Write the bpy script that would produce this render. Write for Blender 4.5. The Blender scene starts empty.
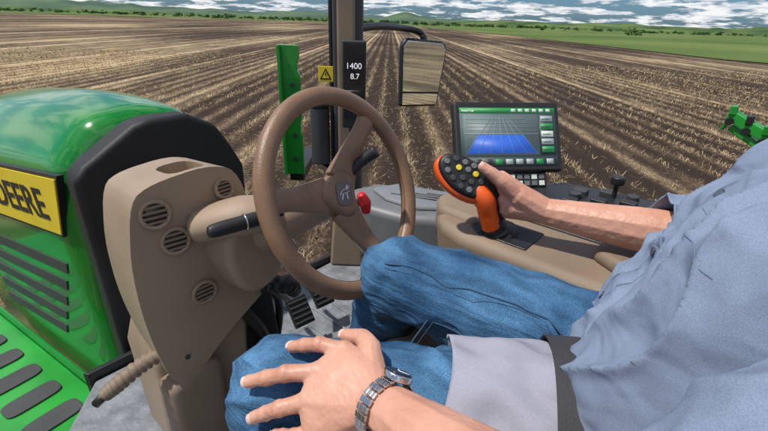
import bpy, bmesh, math, random
import numpy as np
from mathutils import Vector, Matrix, noise
from mathutils.bvhtree import BVHTree
random.seed(4); np.random.seed(4)
V=Vector
scene=bpy.context.scene
# ---------------------------------------------------------------- materials
def M(name,col,rough=.5,metal=0,var=.12,vs=6,bump=0.,bs=80,col2=None,coat=0,spec=.5,emit=0,cmin=.35,cmax=.65,stretch=None,bd=.002,bump2=None):
    m=bpy.data.materials.new(name); m.use_nodes=True
    nt=m.node_tree; N=nt.nodes; L=nt.links; b=N['Principled BSDF']
    b.inputs['Roughness'].default_value=rough; b.inputs['Metallic'].default_value=metal
    b.inputs['Specular IOR Level'].default_value=spec
    if coat: b.inputs['Coat Weight'].default_value=coat; b.inputs['Coat Roughness'].default_value=.06
    tc=N.new('ShaderNodeTexCoord'); src=tc.outputs['Object']
    if stretch:
        mp=N.new('ShaderNodeMapping'); mp.inputs['Scale'].default_value=stretch; L.new(src,mp.inputs[0]); src=mp.outputs[0]
    n=N.new('ShaderNodeTexNoise'); n.inputs['Scale'].default_value=vs; n.inputs['Detail'].default_value=4
    L.new(src,n.inputs['Vector'])
    r=N.new('ShaderNodeValToRGB'); r.color_ramp.elements[0].position=cmin; r.color_ramp.elements[1].position=cmax
    c1=[c*(1-var) for c in col]; c2=[min(1,c*(1+var)) for c in col] if col2 is None else col2
    if col2 is not None: c1=col
    r.color_ramp.elements[0].color=(*c1,1); r.color_ramp.elements[1].color=(*c2,1)
    L.new(n.outputs['Fac'],r.inputs[0]); L.new(r.outputs[0],b.inputs['Base Color'])
    if emit:
        L.new(r.outputs[0],b.inputs['Emission Color']); b.inputs['Emission Strength'].default_value=emit
    last=None
    if bump:
        n2=N.new('ShaderNodeTexNoise'); n2.inputs['Scale'].default_value=bs; n2.inputs['Detail'].default_value=2
        L.new(src,n2.inputs['Vector'])
        bp=N.new('ShaderNodeBump'); bp.inputs['Strength'].default_value=bump; bp.inputs['Distance'].default_value=bd
        L.new(n2.outputs['Fac'],bp.inputs['Height']); last=bp
    if bump2:
        sc2,d2,st2,str2=bump2
        mp=N.new('ShaderNodeMapping'); mp.inputs['Scale'].default_value=str2; mp.inputs['Rotation'].default_value=(.3,.5,.4); L.new(tc.outputs['Object'],mp.inputs[0])
        n3=N.new('ShaderNodeTexNoise'); n3.inputs['Scale'].default_value=sc2; n3.inputs['Detail'].default_value=1.5; n3.inputs['Distortion'].default_value=.5
        L.new(mp.outputs[0],n3.inputs['Vector'])
        bp2=N.new('ShaderNodeBump'); bp2.inputs['Strength'].default_value=st2; bp2.inputs['Distance'].default_value=d2
        L.new(n3.outputs['Fac'],bp2.inputs['Height'])
        if last: L.new(last.outputs[0],bp2.inputs['Normal'])
        last=bp2
    if last: L.new(last.outputs[0],b.inputs['Normal'])
    return m
tan=M('tan_plastic',(.325,.240,.165),.5,bump=.3,bs=900,var=.09,vs=4)
tan2=M('tan_plastic_dark',(.225,.165,.113),.6,bump=.3,bs=700)
tana=M('tan_armrest',(.26,.19,.13),.55,bump=.4,bs=800)
tanw=M('wheel_leather',(.235,.134,.077),.37,bump=.35,bs=500,var=.12,vs=20)
blk=M('black_plastic',(.016,.016,.017),.42,bump=.3,bs=500)
blkm=M('black_matte',(.011,.011,.012),.6,bump=.25,bs=300,var=.3)
dark=M('dark_grey',(.045,.047,.05),.6,bump=.3,bs=300)
green=M('green_paint',(.008,.21,.020),.2,coat=.55,var=.08,spec=.4)
greenb=M('green_paint_bright',(.014,.28,.028),.35,coat=.4,var=.22,vs=3,bump=.2,bs=60)
yel=M('yellow_decal',(.80,.60,.03),.4,var=.05)
orange=M('orange_plastic',(.78,.105,.012),.35,var=.06)
red=M('red_plastic',(.6,.02,.02),.35)
grey=M('grey_plastic',(.15,.155,.16),.45,bump=.2,bs=300)
mirm=M('mirror_glass',(.75,.8,.8),.03,metal=1,var=.02)
steel=M('steel',(.6,.6,.6),.22,metal=1,var=.1)
mat_floor=M('floor_mat_rubber',(.20,.215,.235),.42,bump=.9,bs=45,var=.25,vs=18,bd=.004)
skin=M('skin',(.53,.25,.165),.46,vs=14,bump=.45,bs=230,col2=(.65,.35,.25),cmin=.3,cmax=.7,bd=.001,bump2=(60,.0018,.5,(1,1,1)))
nail=M('fingernail',(.78,.52,.45),.25,var=.05)
white=M('white_ink',(.8,.8,.8),.5,emit=.5,var=.02)

def denim():
    m=M('denim',(.016,.055,.125),.85,vs=6,col2=(.075,.180,.315),cmin=.34,cmax=.70,bump=.0,spec=.2)
    nt=m.node_tree;N=nt.nodes;L=nt.links;b=N['Principled BSDF']
    tc=N['Texture Coordinate']
    ramp=[n for n in N if n.type=='VALTORGB'][0]
    w=N.new('ShaderNodeTexNoise'); w.inputs['Scale'].default_value=700; w.inputs['Detail'].default_value=2
    mpw=N.new('ShaderNodeMapping'); mpw.inputs['Scale'].default_value=(1.8,.6,1); mpw.inputs['Rotation'].default_value=(0,0,.5); L.new(tc.outputs['Object'],mpw.inputs[0])
    L.new(mpw.outputs[0],w.inputs['Vector'])
    w2=N.new('ShaderNodeTexNoise'); w2.inputs['Scale'].default_value=34; w2.inputs['Detail'].default_value=4
    mp2=N.new('ShaderNodeMapping'); mp2.inputs['Scale'].default_value=(1,.35,2.2); L.new(tc.outputs['Object'],mp2.inputs[0]); L.new(mp2.outputs[0],w2.inputs['Vector'])
    mix=N.new('ShaderNodeMix'); mix.data_type='RGBA'; mix.blend_type='MULTIPLY'; mix.inputs[0].default_value=.65
    r=N.new('ShaderNodeValToRGB'); r.color_ramp.elements[0].position=.35; r.color_ramp.elements[1].position=.65
    r.color_ramp.elements[0].color=(.45,.5,.55,1); r.color_ramp.elements[1].color=(1.6,1.6,1.55,1)
    L.new(w.outputs['Fac'],r.inputs[0]); L.new(ramp.outputs[0],mix.inputs[6]); L.new(r.outputs[0],mix.inputs[7])
    mix3=N.new('ShaderNodeMix'); mix3.data_type='RGBA'; mix3.blend_type='MULTIPLY'; mix3.inputs[0].default_value=.65
    r3=N.new('ShaderNodeValToRGB'); r3.color_ramp.elements[0].position=.35; r3.color_ramp.elements[1].position=.65
    r3.color_ramp.elements[0].color=(.5,.55,.6,1); r3.color_ramp.elements[1].color=(1.4,1.4,1.4,1)
    L.new(w2.outputs['Fac'],r3.inputs[0]); L.new(mix.outputs[2],mix3.inputs[6]); L.new(r3.outputs[0],mix3.inputs[7])
    L.new(mix3.outputs[2],b.inputs['Base Color'])
    bp=N.new('ShaderNodeBump'); bp.inputs['Strength'].default_value=.5; bp.inputs['Distance'].default_value=.0008
    L.new(w.outputs['Fac'],bp.inputs['Height'])
    bp2=N.new('ShaderNodeBump'); bp2.inputs['Strength'].default_value=.6; bp2.inputs['Distance'].default_value=.010
    L.new(w2.outputs['Fac'],bp2.inputs['Height']); L.new(bp.outputs[0],bp2.inputs['Normal']); L.new(bp2.outputs[0],b.inputs['Normal'])
    return m
jeansm=denim()
shirtm=M('shirt_cotton',(.185,.235,.335),.85,vs=900,col2=(.245,.30,.41),bump=.25,bs=1300,spec=.15,bd=.0008,bump2=(13,.030,.55,(1,.45,1.5)))
seamm=M('shirt_seam',(.15,.19,.28),.8)
tailm=M('shirt_tail_cotton',(.30,.30,.365),.85,vs=900,col2=(.36,.36,.43),bump=.25,bs=1300,spec=.15,bd=.0008,bump2=(12,.02,.6,(1.5,.5,1)))

# ---------------------------------------------------------------- mesh helpers
def frame(o,x,y,z):
    m=Matrix.Identity(4)
    for i,a in enumerate((x,y,z)):
        a=V(a).normalized()
        for j in range(3): m[j][i]=a[j]
    for j in range(3): m[j][3]=o[j]
    return m
def basis(o,n,up=(0,0,1)):
    n=V(n).normalized(); x=V(up).cross(n).normalized(); y=n.cross(x)
    return frame(o,x,y,n)
def group(name):
    e=bpy.data.objects.new(name,None); e.empty_display_size=.1; scene.collection.objects.link(e); return e
def add(name,verts,faces,mat,parent=None,smooth=True,mx=None,bevel=0,seg=3):
    me=bpy.data.meshes.new(name); me.from_pydata([tuple(v) for v in verts],[],faces); me.update()
    o=bpy.data.objects.new(name,me); scene.collection.objects.link(o)
    me.materials.append(mat)
    bm=bmesh.new(); bm.from_mesh(me); bmesh.ops.recalc_face_normals(bm,faces=bm.faces); bm.to_mesh(me); bm.free()
    for p in me.polygons: p.use_smooth=smooth
    if mx is not None: o.matrix_world=mx
    if parent: o.parent=parent
    if bevel:
        b=o.modifiers.new('bev','BEVEL'); b.width=bevel; b.segments=seg; b.limit_method='ANGLE'; b.angle_limit=math.radians(30)
        w=o.modifiers.new('wn','WEIGHTED_NORMAL'); w.keep_sharp=True
    return o
def box(name,size,mat,mx=None,parent=None,bevel=.004,c=(0,0,0),taper=1):
    x,y,z=[s/2 for s in size]
    vs=[]
    for k,t in ((-1,1),(1,taper)):
        for i,j in ((-1,-1),(1,-1),(1,1),(-1,1)): vs.append((c[0]+i*x*t,c[1]+j*y*t,c[2]+k*z))
    fs=[(0,1,2,3),(4,5,6,7),(0,1,5,4),(1,2,6,5),(2,3,7,6),(3,0,4,7)]
    return add(name,vs,fs,mat,parent,True,mx,bevel)
def T(*p): return Matrix.Translation(V(p))
def chaikin(P,k=2,q=.25):
    for _ in range(k):
        o=[]
        for a,b in zip(P,P[1:]+P[:1]):
            o.append((a[0]*(1-q)+b[0]*q,a[1]*(1-q)+b[1]*q)); o.append((a[0]*q+b[0]*(1-q),a[1]*q+b[1]*(1-q)))
        P=o
    return P
def prism(name,poly,d0,d1,mat,mx=None,parent=None,bevel=.004,s=1.0,axis='z',seg=3):
    n=len(poly); cx=sum(p[0] for p in poly)/n; cy=sum(p[1] for p in poly)/n
    vs=[(p[0],p[1],d0) for p in poly]+[(cx+(p[0]-cx)*s,cy+(p[1]-cy)*s,d1) for p in poly]
    if axis=='y': vs=[(a,c,b) for a,b,c in vs]
    fs=[tuple(range(n)),tuple(range(n,2*n))]+[(i,(i+1)%n,n+(i+1)%n,n+i) for i in range(n)]
    return add(name,vs,fs,mat,parent,True,mx,bevel,seg)
def cr(pts,rs,k=8):
    P=[V(p) for p in pts]; out=[];ro=[]
    n=len(P)
    for i in range(n-1):
        p0=P[max(i-1,0)];p1=P[i];p2=P[i+1];p3=P[min(i+2,n-1)]
        for j in range(k):
            t=j/k
            out.append(.5*((2*p1)+(p2-p0)*t+(2*p0-5*p1+4*p2-p3)*t*t+(3*p1-p0-3*p2+p3)*t**3)); ro.append(rs[i]*(1-t)+rs[i+1]*t)
    out.append(P[-1]);ro.append(rs[-1]); return out,ro
def tube(name,pts,rs,mat,parent=None,seg=20,k=8,flat=1.0,ribs=None,up=(0,0,1)):
    if not isinstance(rs,(list,tuple)): rs=[rs]*len(pts)
    P,R=cr(pts,rs,k) if k>1 else ([V(p) for p in pts],list(rs))
    if ribs: R=[r*(1+ribs*(1 if i%4<2 else -1)) for i,r in enumerate(R)]
    vs=[];fs=[];n=len(P)
    prev=None
    for i in range(n):
        t=(P[min(i+1,n-1)]-P[max(i-1,0)]).normalized()
        u=V(up) if prev is None else prev
        x=(u-t*u.dot(t))
        if x.length<1e-4: x=V((1,0,0))-t*t.x
        x.normalize(); y=t.cross(x); prev=x
        for j in range(seg):
            a=2*math.pi*j/seg
            vs.append(P[i]+(x*math.cos(a)*flat+y*math.sin(a))*R[i])
    for i in range(n-1):
        for j in range(seg):
            fs.append((i*seg+j,i*seg+(j+1)%seg,(i+1)*seg+(j+1)%seg,(i+1)*seg+j))
    fs.append(tuple(range(seg))); fs.append(tuple((n-1)*seg+j for j in range(seg)))
    o=add(name,vs,fs,mat,parent)
    return o
def torus(name,R,r,mat,mx,parent=None,sy=1.0,n=96,m=20,ell=1.0):
    vs=[];fs=[]
    for i in range(n):
        a=2*math.pi*i/n
        for j in range(m):
            b=2*math.pi*j/m
            rr=R+r*math.cos(b)
            vs.append((rr*math.cos(a),rr*ell*math.sin(a),r*sy*math.sin(b)))
    for i in range(n):
        for j in range(m):
            fs.append((i*m+j,((i+1)%n)*m+j,((i+1)%n)*m+(j+1)%m,i*m+(j+1)%m))
    return add(name,vs,fs,mat,parent,True,mx)
def cyl(name,r,h,mat,mx,parent=None,r2=None,seg=32,bevel=.002,ell=1):
    r2=r if r2 is None else r2
    vs=[(r*math.cos(2*math.pi*i/seg),r*ell*math.sin(2*math.pi*i/seg),0) for i in range(seg)]+[(r2*math.cos(2*math.pi*i/seg),r2*ell*math.sin(2*math.pi*i/seg),h) for i in range(seg)]
    fs=[tuple(range(seg)),tuple(range(seg,2*seg))]+[(i,(i+1)%seg,seg+(i+1)%seg,seg+i) for i in range(seg)]
    return add(name,vs,fs,mat,parent,True,mx,bevel,2)
_ico=None
def sphv():
    global _ico
    if _ico is None:
        bm=bmesh.new(); bmesh.ops.create_icosphere(bm,subdivisions=2,radius=1); _ico=[v.co.copy() for v in bm.verts]; bm.free()
    return _ico
def organic(name,hulls,mat,parent,voxel=.004,smooth=6,disp=None,cuts=()):
    """one continuous skin wrapped over overlapping tapered muscles"""
    vs=[];fs=[]
    for h in hulls:
        bm=bmesh.new()
        for p,r in h:
            rr=r if isinstance(r,(tuple,list)) else (r,r,r)
            for s in sphv(): bm.verts.new(V(p)+V((s.x*rr[0],s.y*rr[1],s.z*rr[2])))
        bmesh.ops.convex_hull(bm,input=bm.verts[:])
        bad=[v for v in bm.verts if not v.link_faces]
        bmesh.ops.delete(bm,geom=bad,context='VERTS')
        bm.verts.index_update(); off=len(vs)
        vs+= [v.co.copy() for v in bm.verts]; fs+=[tuple(off+v.index for v in f.verts) for f in bm.faces]; bm.free()
    me=bpy.data.meshes.new(name); me.from_pydata([tuple(v) for v in vs],[],fs); me.update()
    o=bpy.data.objects.new(name,me); scene.collection.objects.link(o)
    r=o.modifiers.new('r','REMESH'); r.mode='VOXEL'; r.voxel_size=voxel; r.use_smooth_shade=True
    s=o.modifiers.new('s','SMOOTH'); s.factor=.5; s.iterations=smooth
    dg=bpy.context.evaluated_depsgraph_get(); ne=bpy.data.meshes.new_from_object(o.evaluated_get(dg))
    o.modifiers.clear(); o.data=ne; ne.materials.clear(); ne.materials.append(mat)
    if disp:
        ns=[v.normal.copy() for v in ne.vertices]
        for v,nn in zip(ne.vertices,ns): v.co+=nn*disp(v.co)
    if cuts:
        bm=bmesh.new(); bm.from_mesh(ne)
        for c,n,rad,axr in cuts:
            def near(f,lim=-.03):
                q=f.calc_center_median()-c; t=q.dot(n)
                return lim<t<rad and (q-n*t).length<axr
            g=[f for f in bm.faces if near(f)]
            gg=set(g)
            for f in g: gg.update(f.edges); gg.update(f.verts)
            bmesh.ops.bisect_plane(bm,geom=list(gg),plane_co=c,plane_no=n,clear_outer=False)
            kill=[f for f in bm.faces if near(f,0)]
            bmesh.ops.delete(bm,geom=kill,context='FACES')
        bm.to_mesh(ne); bm.free()
    for p in ne.polygons: p.use_smooth=True
    o.parent=parent
    return o

# ---------------------------------------------------------------- world, sun, camera
w=bpy.data.worlds.new('World'); scene.world=w; w.use_nodes=True
nt=w.node_tree; N=nt.nodes; L=nt.links; bg=N['Background']
sun_dir=V((-.45,.35,1.15)).normalized()
sky=N.new('ShaderNodeTexSky'); sky.sky_type='NISHITA'; sky.sun_disc=False
sky.sun_elevation=math.asin(sun_dir.z); sky.sun_rotation=math.atan2(sun_dir.x,sun_dir.y)
tc=N.new('ShaderNodeTexCoord'); sx=N.new('ShaderNodeSeparateXYZ'); L.new(tc.outputs['Generated'],sx.inputs[0])
ad=N.new('ShaderNodeMath'); ad.operation='MAXIMUM'; ad.inputs[1].default_value=0; L.new(sx.outputs['Z'],ad.inputs[0])
ad2=N.new('ShaderNodeMath'); ad2.operation='ADD'; ad2.inputs[1].default_value=.13; L.new(ad.outputs[0],ad2.inputs[0])
dv=N.new('ShaderNodeVectorMath'); dv.operation='DIVIDE'; L.new(tc.outputs['Generated'],dv.inputs[0])
cb=N.new('ShaderNodeCombineXYZ')
for i in range(3): L.new(ad2.outputs[0],cb.inputs[i])
L.new(cb.outputs[0],dv.inputs[1])
cn=N.new('ShaderNodeTexNoise'); cn.inputs['Scale'].default_value=2.0; cn.inputs['Detail'].default_value=6; cn.inputs['Roughness'].default_value=.6
L.new(dv.outputs[0],cn.inputs['Vector'])
cr1=N.new('ShaderNodeValToRGB'); cr1.color_ramp.elements[0].position=.475; cr1.color_ramp.elements[1].position=.55
L.new(cn.outputs['Fac'],cr1.inputs[0])
cn2=N.new('ShaderNodeTexNoise'); cn2.inputs['Scale'].default_value=4.2; cn2.inputs['Detail'].default_value=4; L.new(dv.outputs[0],cn2.inputs['Vector'])
cr2=N.new('ShaderNodeValToRGB'); cr2.color_ramp.elements[0].position=.36; cr2.color_ramp.elements[1].position=.54
cr2.color_ramp.elements[0].color=(6.4,7.0,7.9,1); cr2.color_ramp.elements[1].color=(9.8,9.9,10.0,1)
L.new(cn2.outputs['Fac'],cr2.inputs[0])
hs=N.new('ShaderNodeMix'); hs.data_type='RGBA'; hs.blend_type='MULTIPLY'; hs.inputs[0].default_value=1; hs.inputs[7].default_value=(.38,.62,.95,1); L.new(sky.outputs[0],hs.inputs[6])
mx=N.new('ShaderNodeMix'); mx.data_type='RGBA'; L.new(cr1.outputs[0],mx.inputs[0]); L.new(hs.outputs[2],mx.inputs[6]); L.new(cr2.outputs[0],mx.inputs[7])
L.new(mx.outputs[2],bg.inputs['Color']); bg.inputs['Strength'].default_value=.095
sd=bpy.data.lights.new('sun','SUN'); sd.energy=4.0; sd.angle=math.radians(2); sd.color=(1,.95,.87)
so=bpy.data.objects.new('sun',sd); scene.collection.objects.link(so); so.rotation_euler=sun_dir.to_track_quat('Z','Y').to_euler()
cam=bpy.data.cameras.new('camera'); co=bpy.data.objects.new('camera',cam); scene.collection.objects.link(co)
cam.sensor_width=36; cam.lens=19.7; cam.clip_start=.02; cam.clip_end=9000
yaw=math.radians(-50)
co.matrix_world=Matrix.Translation((-.46,.07,1.06))@Matrix.Rotation(yaw,4,'Z')@Matrix.Rotation(math.radians(90-24.8),4,'X')@Matrix.Rotation(math.radians(2.0),4,'Z')
scene.camera=co
scene.view_settings.view_transform='Standard'; scene.view_settings.look='None'; scene.view_settings.exposure=0

# ---------------------------------------------------------------- ground, horizon
GZ=-1.84
H=V((.766,.643,0)); RT=V((.643,-.766,0))
def field_mat():
    m=bpy.data.materials.new('stubble_soil'); m.use_nodes=True; nt=m.node_tree;N=nt.nodes;L=nt.links;b=N['Principled BSDF']
    b.inputs['Roughness'].default_value=.95; b.inputs['Specular IOR Level'].default_value=.1
    tc=N.new('ShaderNodeTexCoord'); sp=N.new('ShaderNodeSeparateXYZ'); L.new(tc.outputs['Object'],sp.inputs[0])
    def math_(op,a,bb=None):
        n=N.new('ShaderNodeMath'); n.operation=op
        for i,x in enumerate((a,bb)):
            if x is None: continue
            if isinstance(x,(int,float)): n.inputs[i].default_value=x
            else: L.new(x,n.inputs[i])
        return n.outputs[0]
    def noi(scale,detail,st=(1,1,1),rough=.6):
        mp=N.new('ShaderNodeMapping'); mp.inputs['Scale'].default_value=st; L.new(tc.outputs['Object'],mp.inputs[0])
        n=N.new('ShaderNodeTexNoise'); n.inputs['Scale'].default_value=scale; n.inputs['Detail'].default_value=detail; n.inputs['Roughness'].default_value=rough
        L.new(mp.outputs[0],n.inputs['Vector']); return n.outputs['Fac']
    wob=math_('MULTIPLY',math_('SUBTRACT',noi(.9,2),.5),.26)
    x=math_('ADD',sp.outputs['X'],wob)
    st=math_('MULTIPLY',math_('ADD',math_('SINE',math_('MULTIPLY',x,2*math.pi/.76)),1),.5)
    st2=math_('MULTIPLY',math_('ADD',math_('SINE',math_('MULTIPLY',x,2*math.pi/4.56)),1),.5)
    lit=noi(12,6,(1.2,.7,1),.85)
    strip=noi(.13,2,(1,.04,1))
    big=noi(.028,4,(1.2,.6,1))
    med=noi(.8,5,(1.4,.45,1),.75)
    f=math_('ADD',math_('MULTIPLY',st,.46),math_('MULTIPLY',lit,2.3))
    f=math_('ADD',f,math_('MULTIPLY',med,1.25)); f=math_('ADD',f,math_('MULTIPLY',math_('SUBTRACT',big,.5),2.6)); f=math_('ADD',f,math_('MULTIPLY',math_('SUBTRACT',strip,.5),1.7)); f=math_('ADD',f,math_('MULTIPLY',math_('POWER',st2,14),.42))
    f=math_('SUBTRACT',f,1.68)
    r=N.new('ShaderNodeValToRGB'); e=r.color_ramp.elements
    e[0].position=.05; e[0].color=(.040,.027,.020,1); e[1].position=1.0; e[1].color=(.50,.385,.225,1)
    a=e.new(.38); a.color=(.095,.066,.046,1); a=e.new(.66); a.color=(.235,.172,.105,1)
    L.new(f,r.inputs[0]); L.new(r.outputs[0],b.inputs['Base Color'])
    bp=N.new('ShaderNodeBump'); bp.inputs['Distance'].default_value=.05; bp.inputs['Strength'].default_value=.6
    L.new(lit,bp.inputs['Height']); L.new(bp.outputs[0],b.inputs['Normal'])
    return m
fm=field_mat()
fmx=frame((0,0,GZ),RT,H,(0,0,1))
S=6000
add('field',[(-S,-S,0),(S,-S,0),(S,S,0),(-S,S,0)],[(0,1,2,3)],fm,mx=fmx,smooth=False)
grass=M('grass',(.055,.11,.025),.95,vs=.012,col2=(.16,.20,.06),spec=.1)
inner=[(-600,620),(-100,400),(80,400),(330,400),(300,230),(140,68),(66,4),(50,-30),(40,-400)]
vs=[];fs=[]
for (x,y) in inner:
    vs.append((x,y,GZ+.08)); d=V((x-0,y-0,0)).normalized()*5500; vs.append((d.x,d.y,GZ+.5))
for i in range(len(inner)-1): fs.append((2*i,2*i+2,2*i+3,2*i+1))
add('grass_field',vs,fs,grass,smooth=False)
hill=M('hill_vegetation',(.038,.075,.028),.95,vs=.014,col2=(.13,.19,.06),spec=.1)
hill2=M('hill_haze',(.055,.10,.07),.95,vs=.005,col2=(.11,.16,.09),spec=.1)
def ridge(name,dist,prof,mat,rough):
    vs=[];fs=[];n=520
    for i in range(n+1):
        u=-700+1800*i/n
        b=(u-384)/460; d=(H+RT*b).normalized()
        hpx=np.interp(u,[p[0] for p in prof],[p[1] for p in prof])
        h=hpx*dist/460*math.sqrt(1+b*b)
        h*=1+rough*(noise.fractal(V((u*.03,dist*.01,0)),1,2,5))
        for k,(dd,hh) in enumerate(((.80,0),(.88,.35),(.94,.7),(1,1),(1.15,.0))):
            nz=1+.3*noise.noise(V((u*.05,k*3.1,dist)))
            vs.append((d.x*dist*dd,d.y*dist*dd,GZ-1+(h*hh*nz if 0<hh<1 else h*hh)))
    for i in range(n):
        for k in range(4): fs.append((i*5+k,(i+1)*5+k,(i+1)*5+k+1,i*5+k+1))
    return add(name,vs,fs,mat)
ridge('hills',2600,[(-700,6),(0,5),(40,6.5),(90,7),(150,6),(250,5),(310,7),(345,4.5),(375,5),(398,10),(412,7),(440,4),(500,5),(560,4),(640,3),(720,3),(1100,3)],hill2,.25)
ridge('hills',1200,[(-700,2.5),(0,2),(100,3),(200,1.8),(330,2.6),(400,1.5),(440,3),(490,5.5),(540,4.8),(620,5.2),(700,4.2),(768,4.6),(1100,4)],hill,.35)
leaf=M('tree_foliage',(.03,.06,.02),.9,vs=.8,col2=(.07,.12,.035),spec=.1)
vs=[];fs=[]
def clump(c,r,hh):
    for k in range(int(22)):
        a=random.uniform(0,6.28); q=random.random()**.5*r; z=random.random()*hh
        p=V((c.x+math.cos(a)*q*(1-.4*z/hh),c.y+math.sin(a)*q*(1-.4*z/hh),GZ+z)); s=r*random.uniform(.25,.5)
        o=len(vs)
        ax=[V((random.gauss(0,1),random.gauss(0,1),random.gauss(0,.7))).normalized()*s for _ in range(4)]
        for q2 in ax: vs.append(p+q2)
        fs.extend([(o,o+1,o+2),(o,o+2,o+3),(o,o+1,o+3),(o+1,o+2,o+3)])
for i in range(560):
    u=random.uniform(-100,900); b=(u-384)/460; d=(H+RT*b)
    dist=random.uniform(520,1000)
    clump(d*dist,dist*.004*random.uniform(.4,1.8),dist*.004*random.uniform(.4,1.5))
clump((H+RT*.52)*260,3.2,3.6); clump((H+RT*.535)*262,2.6,2.6); clump((H+RT*.33)*420,3.6,3.4)
add('distant_trees',vs,fs,leaf,smooth=False)
straw=M('straw',(.27,.195,.11),.9,vs=3,col2=(.58,.46,.28),spec=.1)
vs=[];fs=[]
n=120000
for i in range(n):
    f=3.0+ (random.random()**1.7)*34
    row=round(random.uniform(-f*1.05-3,f*1.15+4)/.76)*.76
    x=row+random.gauss(0,.05)+.19
    flatlying=random.random()<.34
    if flatlying: x=row+random.uniform(-.38,.38)
    p=H*f+RT*x; p=V((p.x,p.y,GZ))
    if noise.noise(V((x*.25,f*.08,0)))<-.2 and random.random()<.8: continue
    hh=random.uniform(.03,.12); wd=.003+f*.0006
    lean=V((random.gauss(0,.05),random.gauss(0,.05),0)); a=random.uniform(0,3.14)
    s=V((math.cos(a),math.sin(a),0))*wd
    if flatlying: lean*=1.3; hh*=.25; s*=.7
    o=len(vs); vs+= [p-s,p+s,p+s*.6+lean+V((0,0,hh)),p-s*.6+lean+V((0,0,hh))]; fs.append((o,o+1,o+2,o+3))
add('crop_stubble',vs,fs,straw,smooth=False)

# ---------------------------------------------------------------- tractor hood
hood=group('tractor_hood')
prof=[(-1,-.45),(-1,.30),(-1,.52),(-.985,.58),(-.94,.635),(-.8,.69),(-.55,.74),(-.3,.765),(0,.775),(.3,.765),(.55,.74),(.8,.69),(.94,.635),(1,.52),(1,-.45)]
ys=[1.56,1.7,1.9,2.15,2.5,3.0,3.5,3.8,3.95]
vs=[];fs=[];m_=len(prof)
def hood_w(y): return .267+.167*(min(y,2.7)-1.56)-.04*max(0,y-3)
for y in ys:
    wv=hood_w(y); dz=-.108*(y-1.56)
    end=max(0,(y-3.4)*.35)
    for (a,z) in prof:
        lift=.065*(1-abs(a))*min(1,(y-1.56)*2.2) if z>.5 else 0
        crease=.022 if abs(abs(a)-.55)<.01 and y>1.6 else (-.008 if abs(abs(a)-.8)<.01 else 0)
        vs.append((.083+a*wv*(1-end*.3),y,z+(dz if z>0 else 0)+lift+crease+(.006*min(1,(y-1.56)*2) if z>.5 else 0)-(end if z>.2 else 0)))
for i in range(len(ys)-1):
    for j in range(m_-1): fs.append((i*m_+j,i*m_+j+1,(i+1)*m_+j+1,(i+1)*m_+j))
fs.append(tuple((len(ys)-1)*m_+j for j in range(m_))); fs.append(tuple(range(m_)))
o=add('body',vs,fs,green,hood); sb=o.modifiers.new('s','SUBSURF'); sb.levels=sb.render_levels=2
pp=[(-.184,-.45),(-.184,.625),(-.15,.66),(0,.755),(.05,.768),(.17,.768),(.262,.720),(.31,.64),(.350,.556),(.350,-.45)]
prism('heat_shield',pp,1.44,1.55,blkm,parent=hood,bevel=.02,axis='y',s=.985)
hd=V((-.167,1,-.108)).normalized(); X=-hd; Yv=(V((0,0,1))-X*X.z).normalized(); Zn=X.cross(Yv)
def sidep(y,z,off=0):
    return V((.083-(.267+.167*(y-1.56)),y,z-.108*(y-1.56)))+Zn*off
def flank(name,pts,off,mat,th=.02):
    vs=[sidep(y,z,off) for y,z in pts]+[sidep(y,z,off-th) for y,z in pts]; n=len(pts)
    add(name,vs,[tuple(range(n)),tuple(range(n,2*n))]+[(i,(i+1)%n,n+(i+1)%n,n+i) for i in range(n)],mat,hood,False)
flank('yellow_stripe',[(1.585,.60),(1.66,.40),(2.65,.40),(2.65,.60)],.012,yel)
flank('stripe_edge',[(1.572,.612),(1.662,.388),(2.66,.388),(2.66,.612)],.008,blk)
fc=bpy.data.curves.new('lettering','FONT'); fc.body='JOHN DEERE'; fc.size=.150; fc.extrude=.0008; fc.align_x='RIGHT'; fc.offset=.0022
fo=bpy.data.objects.new('lettering',fc); scene.collection.objects.link(fo); fc.materials.append(blk)
fo.matrix_world=frame(sidep(1.70,.450,.0135),X,Yv,Zn); fo.parent=hood
for k in range(5):  # dark strips put the flank's recess shade and reflections into colour, no real openings
    z0=.27-.085*k
    flank('recess_strip_%d'%k,[(1.72+.05*k,z0),(1.74+.05*k,z0-.045),(2.5,z0-.045),(2.5,z0)],.004,dark)
st=group('step_platform')
def plat(name,pts,z0,z1,mat,bev=.006): return prism(name,pts,z0,z1,mat,parent=st,bevel=bev)
pd=V((-.167,1,0)).normalized(); pl=V((-1,-.167,0)).normalized(); p0=V((-.225,1.60,0))
def pq(a,b): q=p0+pd*a+pl*b; return (q.x,q.y)
plat('deck',[pq(0,0),pq(1.9,0),pq(1.9,.55),pq(0,.55)],-.40,-.35,greenb)
for i in range(7):
    for j in range(2):
        a0=.10+i*.17; b0=.06+j*.24
        pts=[pq(a0+.0475+(.0475)*math.copysign(abs(math.cos(t))**.45,math.cos(t)),b0+.095+.095*math.copysign(abs(math.sin(t))**.45,math.sin(t))) for t in [2*math.pi*q/20 for q in range(20)]]
        plat('tread_%d_%d'%(i,j),pts,-.352,-.342,dark,.003)
plat('kick_edge',[pq(0,-.012),pq(1.9,-.012),pq(1.9,.0),pq(0,.0)],-.42,-.30,green,.003)
tube('deck_lip',[V((*pq(0,.56),-.34)),V((*pq(1.9,.56),-.34))],.02,greenb,st,k=1)

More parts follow.
